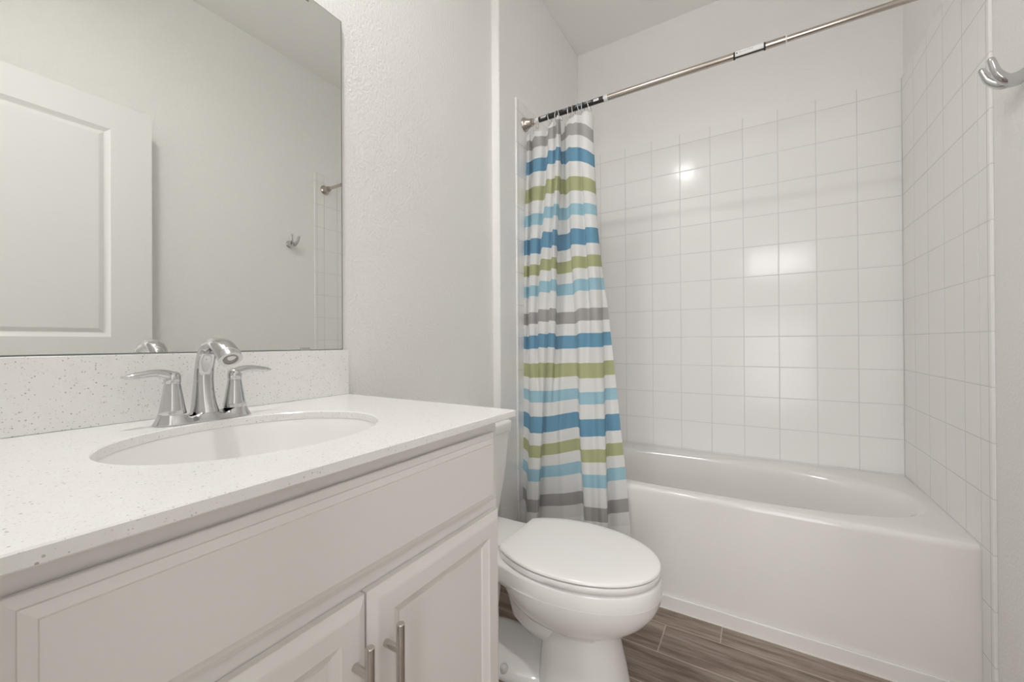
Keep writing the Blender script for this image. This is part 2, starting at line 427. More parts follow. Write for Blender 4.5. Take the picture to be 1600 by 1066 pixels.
bs = finish('backsplash', boxes((0.001, 0.020, 0.003, YC - 0.0005, ZC + 0.0003, 1.0553)), M_QUARTZ, bevel=0.0012, segs=2)
tag(bs, 'speckled white quartz backsplash strip standing behind the faucet below the mirror', 'backsplash')
bm = bmesh.new()
zs0 = zb - 0.0004
prof = [(1.10, 0.0), (1.005, 0.0), (0.995, -0.004), (0.965, -0.035), (0.90, -0.08), (0.78, -0.115), (0.55, -0.138), (0.25, -0.147), (0.115, -0.149)]
inner = [ell(SA * k, SB * k, zs0 + dz) for k, dz in prof]
outer = [ell(SA * k + 0.010 * (k < 1.05), SB * k + 0.010 * (k < 1.05), zs0 + dz - 0.010) for k, dz in prof][::-1]
loft(bm, inner + outer, False, False); bmesh.ops.bridge_loops
sink = empty('sink', (SX, SY, zs0 - 0.15), 'white oval undermount sink basin set below the countertop cutout', 'sink')
vs = list(bm.verts)
finish('basin', bm, M_PORC, sink, smooth=50)
bm = bmesh.new(); lathe(bm, (SX, SY, zs0 - 0.1595), (0, 0, 1), [(0.015, 0), (0.015, 0.0095), (0.024, 0.0105), (0.024, 0.0125), (0.018, 0.0135), (0.016, 0.0115), (0.002, 0.0105)], 28)
finish('drain', bm, M_CHROME, sink, smooth=40)

# ------------------------------------------------------------------ faucet
FX, FY = 0.115, 0.410
faucet = empty('faucet', (FX, FY, ZC), 'chrome two handle centerset faucet with arched spout behind the oval sink', 'faucet')
def stadium(hl, hw, z, waist=0.0, n=64):
    out = []
    for i in range(n):
        a = 2 * math.pi * i / n; c, s = math.cos(a), math.sin(a)
        y = math.copysign(abs(s) ** 0.62, s) * hl; x = math.copysign(abs(c) ** 0.8, c) * hw
        k = 1 - waist * math.exp(-((abs(y) - 0.026) / 0.013) ** 2)
        out.append((FX + x * k, FY + y, z))
    return out
bm = bmesh.new()
zf = ZC + 0.0003
def base_ring(hl, hw, z, waist, dip):
    return [(x, y, zz - dip * math.exp(-((abs(y - FY) - 0.026) / 0.012) ** 2)) for x, y, zz in stadium(hl, hw, z, waist)]
loft(bm, [base_ring(0.0775, 0.0265, zf, 0.10, 0), base_ring(0.0785, 0.0275, zf + 0.0018, 0.10, 0), base_ring(0.0765, 0.0262, zf + 0.005, 0.14, 0), base_ring(0.0735, 0.0232, zf + 0.012, 0.2, 0.003),
          base_ring(0.0715, 0.0212, zf + 0.0195, 0.24, 0.009), base_ring(0.064, 0.015, zf + 0.0205, 0.26, 0.010)])
finish('base', bm, M_CHROME, faucet, smooth=50)
for sgn in (-1, 1):
    hy = FY + 0.0505 * sgn
    bm = bmesh.new()
    lathe(bm, (FX, hy, zf + 0.0185), (0, 0, 1), [(0.0200, 0), (0.0205, 0.0008), (0.0182, 0.012), (0.0160, 0.026), (0.0137, 0.040), (0.0121, 0.052), (0.0119, 0.0545)], 36)
    h = finish('handle', bm, M_CHROME, faucet, smooth=50)
    bm = bmesh.new()
    zt = zf + 0.0735
    lathe(bm, (FX, hy, zt), (0, 0, 1), [(0.0117, 0), (0.0122, 0.001), (0.0124, 0.011), (0.0116, 0.0165), (0.0085, 0.0200), (0.002, 0.0215)], 32)
    sweep(bm, [(FX, hy - 0.002 * sgn, zt + 0.0110), (FX, hy + 0.010 * sgn, zt + 0.0165), (FX + 0.001, hy + 0.026 * sgn, zt + 0.0195), (FX + 0.002, hy + 0.044 * sgn, zt + 0.0180), (FX + 0.003, hy + 0.060 * sgn, zt + 0.0158), (FX + 0.003, hy + 0.070 * sgn, zt + 0.0150)],
          [(0.0090, 0.0112), (0.0084, 0.0106), (0.0068, 0.0092), (0.0060, 0.0094), (0.0046, 0.0080), (0.0010, 0.003)], side=(1, 0, 0), n=24)
    finish('lever', bm, M_CHROME, h, smooth=50)
bm = bmesh.new()
sweep(bm, [(0.112, FY, zf + 0.012), (0.109, FY, zf + 0.034), (0.108, FY, zf + 0.062), (0.111, FY, zf + 0.092), (0.120, FY, zf + 0.119), (0.138, FY, zf + 0.1385), (0.162, FY, zf + 0.1440), (0.186, FY, zf + 0.1380), (0.204, FY, zf + 0.126), (0.214, FY, zf + 0.1160)],
      [(0.0270, 0.0225), (0.0222, 0.0190), (0.0180, 0.0165), (0.0145, 0.0155), (0.0122, 0.0160), (0.0115, 0.0170), (0.0122, 0.0175), (0.0145, 0.0188), (0.0165, 0.0192), (0.0175, 0.0190)], side=(0, 1, 0), n=32, k=8)
sp = finish('spout', bm, M_CHROME, faucet, smooth=50)
bm = bmesh.new()
ax = Vector((0.010, 0, -0.010)).normalized()
lathe(bm, Vector((0.2138, FY, zf + 0.1162)), ax, [(0.0120, -0.004), (0.0120, 0.0012), (0.0100, 0.0016), (0.0098, 0.0004), (0.0015, 0.0002)], 28)
a = finish('aerator', bm, M_RUBBER, sp, smooth=40); a['label'] = 'dark aerator ring'

# ------------------------------------------------------------------ mirror
mirror = empty('wall_mirror', (0.0, 0.40, 1.0558), 'large frameless wall mirror above the vanity backsplash', 'mirror')
MY0, MY1, MZ0, MZ1 = 0.020, 0.7859, 1.0558, 1.9892
finish('glass', boxes((0.0088, 0.0092, MY0 + 0.0025, MY1 - 0.0028, MZ0 + 0.0022, MZ1 - 0.0018)), M_MIRROR, mirror)
finish('backing', boxes((0.0012, 0.0088, MY0, MY1, MZ0, MZ1)), M_EDGE, mirror)
for yq, za, zb_ in ((0.6735, MZ0 - 0.0003, MZ0 + 0.0075), (0.6760, MZ1 - 0.014, MZ1 + 0.004)):
    bm = boxes((0.0093, 0.0125, yq - 0.012, yq + 0.012, za, zb_))
    c = finish('clip', bm, M_CHROME, mirror, bevel=0.001); c['label'] = 'small chrome mirror clip'

# ------------------------------------------------------------------ bathtub
tub = empty('bathtub', ((X1 + W) / 2, (YT + D) / 2, 0.0), 'white alcove bathtub with a plain apron between the tiled walls', 'bathtub')
TX0, TX1, TY1 = X1 + 0.0003, W - 0.0003, D - 0.0003
TCX, TCY, NT = 0.80, 2.112, 160
def sup(a, b, z, n=2.7, cx=TCX, cy=TCY):
    out = []
    for i in range(NT):
        t = 2 * math.pi * i / NT; c, s = math.cos(t), math.sin(t)
        r = 1.0 / ((abs(c) / a) ** n + (abs(s) / b) ** n) ** (1 / n)
        out.append((cx + r * c, cy + r * s, z))
    return out
TR = lambda i, z: rect_ring(TX0, TX1, YT + i, TY1, z, TCX, TCY, NT)
rings = [TR(0.0, 0.001), TR(0.0, ZT - 0.022), TR(0.0008, ZT - 0.014), TR(0.004, ZT - 0.006), TR(0.010, ZT - 0.0015), TR(0.018, ZT)]
rings += [sup(0.734, 0.287, ZT), sup(0.727, 0.2825, ZT - 0.0008), sup(0.718, 0.277, ZT - 0.004), sup(0.707, 0.2705, ZT - 0.011), sup(0.696, 0.265, ZT - 0.022, cx=TCX - 0.004), sup(0.682, 0.260, ZT - 0.045, cx=TCX - 0.010),
          sup(0.645, 0.252, ZT - 0.13, 2.8, TCX - 0.030), sup(0.600, 0.240, ZT - 0.25, 3.0, TCX - 0.055), sup(0.565, 0.222, ZT - 0.32, 3.0, TCX - 0.07), sup(0.52, 0.19, ZT - 0.352, 3, TCX - 0.08), sup(0.37, 0.12, ZT - 0.362, 3, TCX - 0.08)]
bm = bmesh.new(); loft(bm, rings, True, True)
finish('shell', bm, M_TUB, tub, smooth=45)
finish('skirt', boxes((TX0, TX1, YT - 0.0085, YT - 0.0002, 0.0, 0.053)), M_TUB, tub, bevel=0.0035)
cb = finish('caulk_bead', boxes((TX0, TX1, YT - 0.0125, YT - 0.0086, 0.0, 0.003)), M_CAULK, tub)

# ------------------------------------------------------------------ toilet
TCy = 1.255
toilet = empty('toilet', (0.40, TCy, 0.0), 'white elongated toilet with its lid closed between the vanity and the bathtub', 'toilet')
def egg(xb, xf, hw, z, nb=3.2, nf=2.1, xm=None, n=72):
    xm = xb + (xf - xb) * 0.45 if xm is None else xm
    out = []
    for i in range(n):
        a = 2 * math.pi * i / n; c, s = math.cos(a), math.sin(a)
        A, e_ = ((xf - xm), nf) if c >= 0 else ((xm - xb), nb)
        # blend the exponents so the widest point is shared
        x = xm + A * math.copysign(abs(c) ** (2 / e_), c)
        y = TCy + hw * math.copysign(abs(s) ** (2 / e_), s)
        out.append((x, y, z))
    return out
bm = bmesh.new()
ZR = 0.390
XM = 0.47
rings = [egg(0.405, 0.690, 0.112, 0.0, 3, 2.4), egg(0.407, 0.686, 0.110, 0.012, 3, 2.4), egg(0.413, 0.672, 0.104, 0.09, 3, 2.4), egg(0.420, 0.655, 0.099, 0.165, 2.8, 2.3), egg(0.424, 0.648, 0.099, 0.200, 2.6, 2.2),
         egg(0.412, 0.652, 0.106, 0.211, 2.5, 2.1, XM + 0.03), egg(0.380, 0.677, 0.124, 0.225, 2.4, 2.1, XM + 0.03), egg(0.345, 0.713, 0.147, 0.246, 2.4, 2.1, XM + 0.02), egg(0.318, 0.744, 0.165, 0.274, 2.4, 2.1, XM + 0.01), egg(0.300, 0.764, 0.176, 0.302, 2.5, 2.1, XM),
         egg(0.292, 0.773, 0.1815, 0.325, 2.5, 2.1, XM), egg(0.290, 0.7762, 0.1832, 0.343, 2.5, 2.1, XM)]
loft(bm, rings, True, True)
# rim and rear deck
def deck2(z, off=0.0):
    out = []
    for (x, y, zz) in egg(0.030 + off, 0.776 - off, 0.183 - off, z, 2.6, 2.1, XM):
        if x < XM:
            k = min(1.0, (XM - x) / 0.25); k = k * k * (3 - 2 * k)
            lim = 0.183 - 0.045 * k - off
            y = TCy + max(-lim, min(lim, y - TCy))
        out.append((x, y, zz))
    return out
loft(bm, [deck2(0.322, 0.030), deck2(0.323, 0.012), deck2(0.328, 0.004), deck2(0.338, 0.0005), deck2(0.345, 0.0), deck2(ZR - 0.008, 0.0), deck2(ZR - 0.002, 0.003), deck2(ZR, 0.010)])
# trapway bulge behind the pedestal
loft(bm, [egg(0.390, 0.52, 0.050, 0.140, 2.3, 2.2), egg(0.340, 0.54, 0.085, 0.155, 2.3, 2.2), egg(0.302, 0.55, 0.103, 0.195, 2.4, 2.2), egg(0.283, 0.55, 0.107, 0.26, 2.4, 2.2), egg(0.278, 0.55, 0.107, 0.326, 2.4, 2.2)])
# rear leg and foot
loft(bm, [egg(0.095, 0.215, 0.060, 0.0, 2.4, 2.4), egg(0.10, 0.21, 0.055, 0.12, 2.4, 2.4), egg(0.09, 0.24, 0.062, 0.324, 2.4, 2.4)])
loft(bm, [egg(0.090, 0.50, 0.122, 0.0, 3, 2.4, 0.25), egg(0.092, 0.50, 0.121, 0.012, 3, 2.4, 0.25), egg(0.105, 0.48, 0.108, 0.024, 3, 2.4, 0.25), egg(0.130, 0.47, 0.07, 0.040, 3, 2.4, 0.25), egg(0.15, 0.46, 0.04, 0.046, 3, 2.4, 0.25)])
finish('bowl', bm, M_PORC, toilet, smooth=55)
for s in (-1, 1):
    bm = bmesh.new(); lathe(bm, (0.312, TCy + s * 0.103, 0.0185), (0, 0, 1), [(0.0135, 0), (0.0135, 0.010), (0.0115, 0.017), (0.006, 0.0205), (0.0005, 0.0215)], 24)
    finish('bolt_cap', bm, M_CAP, toilet, smooth=50)
# tank
def rrect(x0, x1, hw, z, r, n=6):
    out = []
    for cx, cy, a0 in ((x1 - r, TCy + hw - r, 0), (x0 + r, TCy + hw - r, 90), (x0 + r, TCy - hw + r, 180), (x1 - r, TCy - hw + r, 270)):
        for i in range(n + 1):
            a = math.radians(a0 + 90 * i / n); out.append((cx + r * math.cos(a), cy + r * math.sin(a), z))
    return out
bm = bmesh.new()
loft(bm, [rrect(0.032, 0.140, 0.120, ZR + 0.0005, 0.03), rrect(0.030, 0.150, 0.132, ZR + 0.012, 0.03), rrect(0.026, 0.160, 0.156, 0.52, 0.028), rrect(0.024, 0.169, 0.172, 0.66, 0.025), rrect(0.022, 0.171, 0.1785, 0.7245, 0.024)])
finish('tank', bm, M_PORC, toilet, smooth=50)
bm = bmesh.new()
loft(bm, [rrect(0.018, 0.176, 0.1845, 0.7252, 0.024), rrect(0.016, 0.179, 0.187, 0.728, 0.026), rrect(0.016, 0.179, 0.187, 0.758, 0.026), rrect(0.0185, 0.1765, 0.1845, 0.7640, 0.025), rrect(0.024, 0.171, 0.179, 0.7665, 0.022)])
finish('tank_lid', bm, M_PORC, toilet, smooth=50)
# seat and lid
def seat_outline(off, z, xb=0.300, xf=0.7745, n=40):
    """straight back edge, sides swelling to the widest point, elliptical front"""
    hwb, hwm, xm = 0.113 - off, 0.1835 - off, 0.500
    pts = []
    for i in range(n + 1):                       # front half
        a = -math.pi / 2 + math.pi * i / n
        pts.append((xm + (xf - off - xm) * math.copysign(abs(math.cos(a)) ** 0.97, math.cos(a)), TCy + hwm * math.sin(a)))
    def flank(t):
        x = xm + (xb + off - xm) * t
        return x, hwb + (hwm - hwb) * max(0.0, 1 - t ** 2.0) ** 0.85
    m_ = 18
    fl = [flank(i / m_) for i in range(1, m_ + 1)]
    pts += [(x, TCy + h) for x, h in fl] + [(x, TCy - h) for x, h in fl[::-1]]
    return [(x, y, z) for x, y in pts]
bm = bmesh.new()
loft(bm, [seat_outline(0.012, ZR + 0.0035), seat_outline(0.004, ZR + 0.0038), seat_outline(0.0018, ZR + 0.0055), seat_outline(0.0012, ZR + 0.0205), seat_outline(0.0025, ZR + 0.0225), seat_outline(0.012, ZR + 0.0230)])
finish('seat', bm, M_SEAT, toilet, smooth=50)
bm = bmesh.new()
zl = ZR + 0.0262
loft(bm, [seat_outline(0.012, zl), seat_outline(0.0015, zl + 0.0004), seat_outline(0.0, zl + 0.0018), seat_outline(0.0004, zl + 0.006), seat_outline(0.0022, zl + 0.0088), seat_outline(0.006, zl + 0.0106), seat_outline(0.03, zl + 0.0130), seat_outline(0.085, zl + 0.0150)])
finish('lid', bm, M_SEAT, toilet, smooth=50)
for s in (-1, 1):
    bm = bmesh.new(); lathe(bm, (0.292, TCy + s * 0.070 - 0.022, ZR + 0.0110), (0, 1, 0), [(0.008, 0), (0.0105, 0.002), (0.0105, 0.042), (0.008, 0.044)], 20)
    finish('hinge', bm, M_SEAT, toilet, smooth=50)

# ------------------------------------------------------------------ shower rod
RY, RZ = 1.7778, 2.1390
rod = empty('shower_curtain_rod', (X1, RY, RZ), 'brushed nickel tension shower curtain rod spanning the tub between the tiled walls', 'rod')
bm = bmesh.new(); lathe(bm, (X1 + 0.05, RY, RZ), (1, 0, 0), [(0.0125, 0), (0.0125, 1.013)], 28)
finish('outer_tube', bm, M_NICKEL, rod, smooth=40)
bm = bmesh.new(); lathe(bm, (1.10, RY, RZ), (1, 0, 0), [(0.0105, 0), (0.0105, W - 0.045 - 1.10)], 28)
finish('inner_tube', bm, M_NICKEL, rod, smooth=40)
bm = bmesh.new(); lathe(bm, (1.1055, RY, RZ), (1, 0, 0), [(0.0126, 0), (0.0136, 0.0008), (0.0136, 0.0035), (0.0108, 0.0042)], 28)
o = finish('collar', bm, M_CAP, rod, smooth=40); o['label'] = 'white plastic collar'
for x0, sg in ((X1 + 0.0004, 1), (W - 0.0004, -1)):
    bm = bmesh.new()
    lathe(bm, (x0, RY, RZ), (sg, 0, 0), [(0.0310, 0), (0.0325, 0.002), (0.0320, 0.005), (0.0285, 0.010), (0.0240, 0.018), (0.0205, 0.028), (0.0185, 0.036), (0.0175, 0.040), (0.0190, 0.042), (0.0190, 0.046), (0.0150, 0.0475), (0.0138, 0.060)], 32)
    finish('end_cap', bm, M_NICKEL, rod, smooth=35)
def sleeve(bm, xa, xb, r, a0=0, a1=360, mi=0, th=0.0005):
    n = 28; aa = [math.radians(a0 + (a1 - a0) * i / n) for i in range(n + 1)]
    def pt(x, a, rr): return (x, RY - rr * math.cos(a), RZ + rr * math.sin(a))
    va = [[bm.verts.new(pt(x, a, rr)) for a in aa] for x in (xa, xb) for rr in (r, r + th)]
    q = []
    for i in range(n):
        q += [(va[1][i], va[1][i + 1], va[3][i + 1], va[3][i]), (va[0][i], va[0][i + 1], va[2][i + 1], va[2][i]),
              (va[0][i], va[0][i + 1], va[1][i + 1], va[1][i]), (va[2][i], va[2][i + 1], va[3][i + 1], va[3][i])]
    q += [(va[0][0], va[1][0], va[3][0], va[2][0]), (va[0][n], va[1][n], va[3][n], va[2][n])]
    for f in q: bm.faces.new(f).material_index = mi
# paper label: white band with black ends, a small round mark and a line of grey print (angle 0 faces the room)
bm = bmesh.new()
sleeve(bm, 0.944, 0.950, 0.0128, mi=1); sleeve(bm, 0.950, 1.040, 0.0128, -48, 200, mi=0); sleeve(bm, 0.950, 1.040, 0.0128, -75, -48, mi=3); sleeve(bm, 1.040, 1.046, 0.0128, mi=1)
for i in range(9):
    xa = 0.962 + i * 0.0052
    sleeve(bm, xa, xa + 0.0034 + 0.001 * (i % 3 == 0), 0.0133, -4, 10, mi=2, th=0.0001)
sleeve(bm, 0.9535, 0.9575, 0.0133, -9, 12, mi=3, th=0.0001)
o = finish('paper_label', bm, [M_PAPER, M_BLACK, M_INK, M_DARK], rod); o['label'] = 'white paper label with black ends'
bm = bmesh.new()
M_TEAL = mat('grey_blue_print', (0.16, 0.22, 0.24), 0.35)
sleeve(bm, 0.128, 0.444, 0.0129, -80, 120, mi=0); sleeve(bm, 0.444, 0.4475, 0.0129, -80, -28, mi=0)
for xa, xb, aa, ab, mi in ((0.140, 0.170, -6, 20, 1), (0.142, 0.166, -22, -12, 2), (0.255, 0.275, 2, 30, 3), (0.318, 0.346, -14, 40, 3), (0.355, 0.395, 20, 46, 3), (0.365, 0.385, 26, 36, 1), (0.360, 0.392, -6, 4, 2),
                           (0.402, 0.426, -22, 22, 1), (0.406, 0.422, -6, 2, 2)):
    sleeve(bm, xa, xb, 0.0135, aa, ab, mi=mi, th=0.0001)
o = finish('package_sleeve', bm, [M_BLACK, M_PAPER, M_INK, M_TEAL], rod); o['label'] = 'black printed packaging sleeve'
for xa, xb, a0, a1 in ((0.446, 0.464, -90, 150), (0.1105, 0.128, 0, 360)):
    bm = bmesh.new(); sleeve(bm, xa, xb, 0.0128, a0, a1)
    o = finish('white_sticker', bm, M_PAPER, rod); o['label'] = 'white paper sticker'

# ------------------------------------------------------------------ curtain rings
RX = [0.1130, 0.1820, 0.2180, 0.2370, 0.2820, 0.3035, 0.3310, 0.3490, 0.3780]
words = ['nearest the left end cap', 'second from the left end cap', 'third from the left end cap', 'fourth from the left end cap', 'fifth from the left end cap, mid bunch',
         'fourth from the right edge of the curtain', 'third from the right edge of the curtain', 'second from the right edge of the curtain', 'at the right edge of the striped curtain']
for x, wd in zip(RX, words):
    bm = bmesh.new()
    pts = []
    lean = random.uniform(-0.006, 0.006)
    for i in range(25):
        a = 2 * math.pi * i / 24
        zc_ = RZ - 0.0105
        pts.append((x + lean * math.cos(a), RY + 0.0195 * math.sin(a), zc_ + 0.0255 * math.cos(a)))
    sweep(bm, pts, [0.0016] * 25, side=(1, 0, 0), n=8, k=2, cap=False)
    pts = [(x, RY - 0.003, RZ - 0.035), (x, RY - 0.006, RZ - 0.050), (x, RY - 0.004, RZ - 0.066), (x, RY + 0.001, RZ - 0.070)]
    sweep(bm, pts, [0.0013] * 4, side=(1, 0, 0), n=8, k=3)
    o = finish('curtain_ring', bm, M_RING, smooth=60)
    tag(o, 'thin wire curtain ring on the shower rod, ' + wd, 'curtain ring', 'curtain rings on the shower rod')

# ------------------------------------------------------------------ shower curtain
CURT_Z = [2.07, 1.9, 1.53, 1.2, 0.7, 0.36, 0.16]
CURT = [
   [(0.0595, 1.775, 0.0137), (0.0549, 1.775, 0.0137), (0.0381, 1.775, -0.0036), (0.0288, 1.775, -0.0083), (0.0225, 1.7615, -0.0067), (0.0196, 1.7565, -0.0112), (0.0165, 1.7565, -0.0112)],
   [(0.0886, 1.748, 0.0014), (0.0803, 1.7547, 0.0014), (0.0651, 1.7588, -0.0045), (0.0544, 1.7615, -0.0088), (0.0508, 1.7557, -0.008), (0.0441, 1.745, -0.0154), (0.0393, 1.745, -0.0154)],
   [(0.0659, 1.8155, 0.0351), (0.063, 1.8155, 0.0351), (0.0627, 1.7953, 0.0005), (0.0553, 1.7885, -0.0086), (0.0784, 1.7443, -0.0144), (0.0682, 1.7335, -0.0256), (0.0599, 1.7335, -0.0256)],
   [(0.102, 1.7682, 0.017), (0.1009, 1.7682, 0.017), (0.0902, 1.7547, -0.0027), (0.083, 1.748, -0.0043), (0.1171, 1.6925, -0.0173), (0.1136, 1.6645, -0.0354), (0.1121, 1.653, -0.0354)],
   [(0.147, 1.748, 0.0061), (0.1425, 1.748, 0.0061), (0.1231, 1.748, -0.0057), (0.1073, 1.748, -0.0038), (0.1431, 1.6752, -0.0119), (0.1429, 1.6473, -0.0265), (0.1383, 1.6415, -0.0265)],
   [(0.1671, 1.7817, 0.0163), (0.1592, 1.7817, 0.0163), (0.133, 1.775, -0.0042), (0.1172, 1.7682, -0.0045), (0.163, 1.681, -0.0124), (0.1624, 1.6473, -0.0254), (0.1545, 1.6415, -0.0254)],
   [(0.1904, 1.748, 0.0274), (0.1844, 1.748, 0.0274), (0.1536, 1.748, 0.0171), (0.14, 1.7345, 0.006), (0.1748, 1.6833, -0.0117), (0.1721, 1.6473, -0.0234), (0.1642, 1.6415, -0.0234)],
   [(0.2166, 1.7345, 0.0164), (0.2122, 1.7345, 0.0164), (0.1903, 1.7277, 0.0086), (0.1752, 1.721, 0.0035), (0.1796, 1.6867, -0.0118), (0.1755, 1.653, -0.0219), (0.1676, 1.6473, -0.0219)],
   [(0.2232, 1.7547, 0.0267), (0.2188, 1.7547, 0.0267), (0.2017, 1.748, 0.0101), (0.1881, 1.7412, 0.0027), (0.1715, 1.7155, -0.0174), (0.152, 1.7105, -0.0434), (0.1408, 1.7105, -0.0434)],
   [(0.2375, 1.7345, 0.028), (0.2332, 1.7345, 0.028), (0.2131, 1.7345, 0.0171), (0.1947, 1.7412, 0.0098), (0.1602, 1.7443, -0.0204), (0.1405, 1.7393, -0.0362), (0.1291, 1.7393, -0.0362)],
   [(0.2486, 1.7277, 0.0208), (0.2475, 1.7277, 0.0208), (0.226, 1.7277, 0.0135), (0.211, 1.7345, 0.0071), (0.1752, 1.7408, -0.0184), (0.1568, 1.7335, -0.0295), (0.1489, 1.7335, -0.0295)],
   [(0.2443, 1.7615, 0.0351), (0.2416, 1.7615, 0.0351), (0.2246, 1.7547, 0.0172), (0.2207, 1.748, 0.0061), (0.1906, 1.7431, -0.0158), (0.1755, 1.7358, -0.0252), (0.1709, 1.7358, -0.0252)],
   [(0.2094, 1.8492, 0.0572), (0.2083, 1.8492, 0.0572), (0.1904, 1.8425, 0.0149), (0.1958, 1.8155, -0.0066), (0.2058, 1.7454, -0.0133), (0.2006, 1.7381, -0.0196), (0.1993, 1.7381, -0.0196)],
   [(0.2292, 1.8425, 0.0522), (0.2264, 1.8425, 0.0522), (0.2154, 1.8357, 0.0129), (0.2188, 1.8087, -0.0065), (0.2284, 1.7454, -0.0067), (0.2317, 1.7404, -0.0142), (0.2336, 1.7404, -0.0142)],
   [(0.2655, 1.775, 0.021), (0.2614, 1.7817, 0.021), (0.2613, 1.7912, 0.0024), (0.2505, 1.7817, -0.0079), (0.2501, 1.7328, 0.0003), (0.2581, 1.7381, -0.0069), (0.2631, 1.7381, -0.0069)],
   [(0.2901, 1.7547, 0.0224), (0.2861, 1.7615, 0.0224), (0.2814, 1.7817, 0.0062), (0.2981, 1.7817, -0.0085), (0.2808, 1.7557, 0.0066), (0.303, 1.7496, 0.0024), (0.3078, 1.7496, 0.0024)],
   [(0.3083, 1.7412, 0.0099), (0.3072, 1.7412, 0.0099), (0.2991, 1.7547, 0.0133), (0.3138, 1.7588, -0.0091), (0.3211, 1.7707, 0.0122), (0.3423, 1.7657, 0.0087), (0.347, 1.7657, 0.0087)],
   [(0.3353, 1.7277, 0.0003), (0.3355, 1.7318, 0.0003), (0.3351, 1.7345, 0.0059), (0.3423, 1.7412, 0.0028), (0.3585, 1.6925, -0.0066), (0.3919, 1.653, -0.0073), (0.4007, 1.6415, -0.0073)],
   [(0.3512, 1.748, 0.0023), (0.3491, 1.7507, 0.0023), (0.3605, 1.7615, 0.0042), (0.3738, 1.7682, 0.0031), (0.389, 1.681, -0.0029), (0.4214, 1.6415, -0.0022), (0.4271, 1.63, -0.0022)],
   [(0.3652, 1.7277, -0.0107), (0.3615, 1.7304, -0.0107), (0.3758, 1.7372, 0.006), (0.3971, 1.7372, 0.0022), (0.4195, 1.6983, -0.0015), (0.4406, 1.6645, -0.0091), (0.444, 1.6588, -0.0091)],
   [(0.3888, 1.7277, -0.0278), (0.3877, 1.7277, -0.0278), (0.4056, 1.7277, 0.0005), (0.4236, 1.7277, 0.0008), (0.446, 1.6867, 0.0045), (0.4663, 1.653, -0.002), (0.4696, 1.6473, -0.002)],
   [(0.4022, 1.7547, -0.0375), (0.4025, 1.7588, -0.0375), (0.4191, 1.7588, 0.0032), (0.4357, 1.7588, 0.0018), (0.4669, 1.6983, 0.0046), (0.4866, 1.6645, -0.0018), (0.4898, 1.6588, -0.0018)],
   [(0.3914, 1.7885, -0.0238), (0.3953, 1.7912, -0.0238), (0.4121, 1.7912, 0.0092), (0.4314, 1.7885, 0.0057), (0.4553, 1.75, 0.0137), (0.4646, 1.745, -0.0031), (0.4675, 1.745, -0.0031)],
   [(0.384, 1.8047, -0.0168), (0.3919, 1.8047, -0.0168), (0.4108, 1.7993, 0.0113), (0.445, 1.7912, 0.0055), (0.4889, 1.7408, 0.021), (0.5115, 1.7312, 0.0167), (0.5156, 1.7312, 0.0167)],
   [(0.377, 1.8155, -0.0101), (0.385, 1.8155, -0.0101), (0.4076, 1.8128, 0.015), (0.4539, 1.7993, 0.0062), (0.5173, 1.7557, 0.0239), (0.553, 1.745, 0.0257), (0.5597, 1.745, 0.0257)],
]

NV, NS = 90, 8
def cm1(p0, p1, p2, p3, t): return 0.5 * (2 * p1 + (p2 - p0) * t + (2 * p0 - 5 * p1 + 4 * p2 - p3) * t * t + (3 * p1 - p0 - 3 * p2 + p3) * t ** 3)
def col_at(c, z):
    zs_ = CURT_Z
    for i in range(len(zs_) - 1):
        if z >= zs_[i + 1] or i == len(zs_) - 2:
            t = (zs_[i] - z) / (zs_[i] - zs_[i + 1]); break
    g = lambda k: c[max(0, min(len(c) - 1, k))]
    return tuple(cm1(g(i - 1)[q], g(i)[q], g(i + 1)[q], g(i + 2)[q], t) for q in (0, 1, 2))
bm = bmesh.new(); uvl = bm.loops.layers.uv.new('UVMap')
grid = []; ztop, zbot = 2.082, 0.165
for j in range(NV + 1):
    z = ztop + (zbot - ztop) * j / NV
    cp = [Vector(col_at(c, z)) for c in CURT]       # x, y, and how far the cloth is pulled up there
    # softened polyline through the fold points
    line = []
    for i in range(len(cp) - 1):
        p0, p1, p2, p3 = cp[max(0, i - 1)], cp[i], cp[i + 1], cp[min(len(cp) - 1, i + 2)]
        d1, d2 = (p2 - p0) * 0.5, (p3 - p1) * 0.5
        seg = (p2 - p1).length
        for d in (d1, d2):
            if d.length > seg: d.length = seg
        for k in range(NS):
            t = k / NS; t2, t3 = t * t, t ** 3
            line.append(p1 * (2 * t3 - 3 * t2 + 1) + d1 * (t3 - 2 * t2 + t) + p2 * (-2 * t3 + 3 * t2) + d2 * (t3 - t2))
    line.append(cp[-1]); grid.append((z, line))
rows = []; NCOL = len(grid[0][1])
for z, line in grid:
    r = []
    for i, p in enumerate(line):
        zz = z
        if z > 2.0:                              # the hem dips a little between the rings
            near = min(abs(p.x - q) for q in RX)
            k = (z - 2.0) / (ztop - 2.0)
            zz += (0.026 * math.exp(-((p.x - 0.247) / 0.018) ** 2) - min(0.012, near * 0.5)) * k
        r.append(bm.verts.new((p.x, p.y, zz)))
    rows.append(r)
for j in range(NV):
    for i in range(NCOL - 1):
        f = bm.faces.new((rows[j][i], rows[j][i + 1], rows[j + 1][i + 1], rows[j + 1][i]))
        for lp, (jj, ii) in zip(f.loops, ((j, i), (j, i + 1), (j + 1, i + 1), (j + 1, i))):
            lp[uvl].uv = (ii / NCOL, grid[jj][0] - grid[jj][1][ii].z)
curt = finish('shower_curtain', bm, M_CURTAIN, smooth=180, recalc=False)
tag(curt, 'sheer white shower curtain with blue, green and grey stripes hanging from the rod', 'curtain')
bm = None

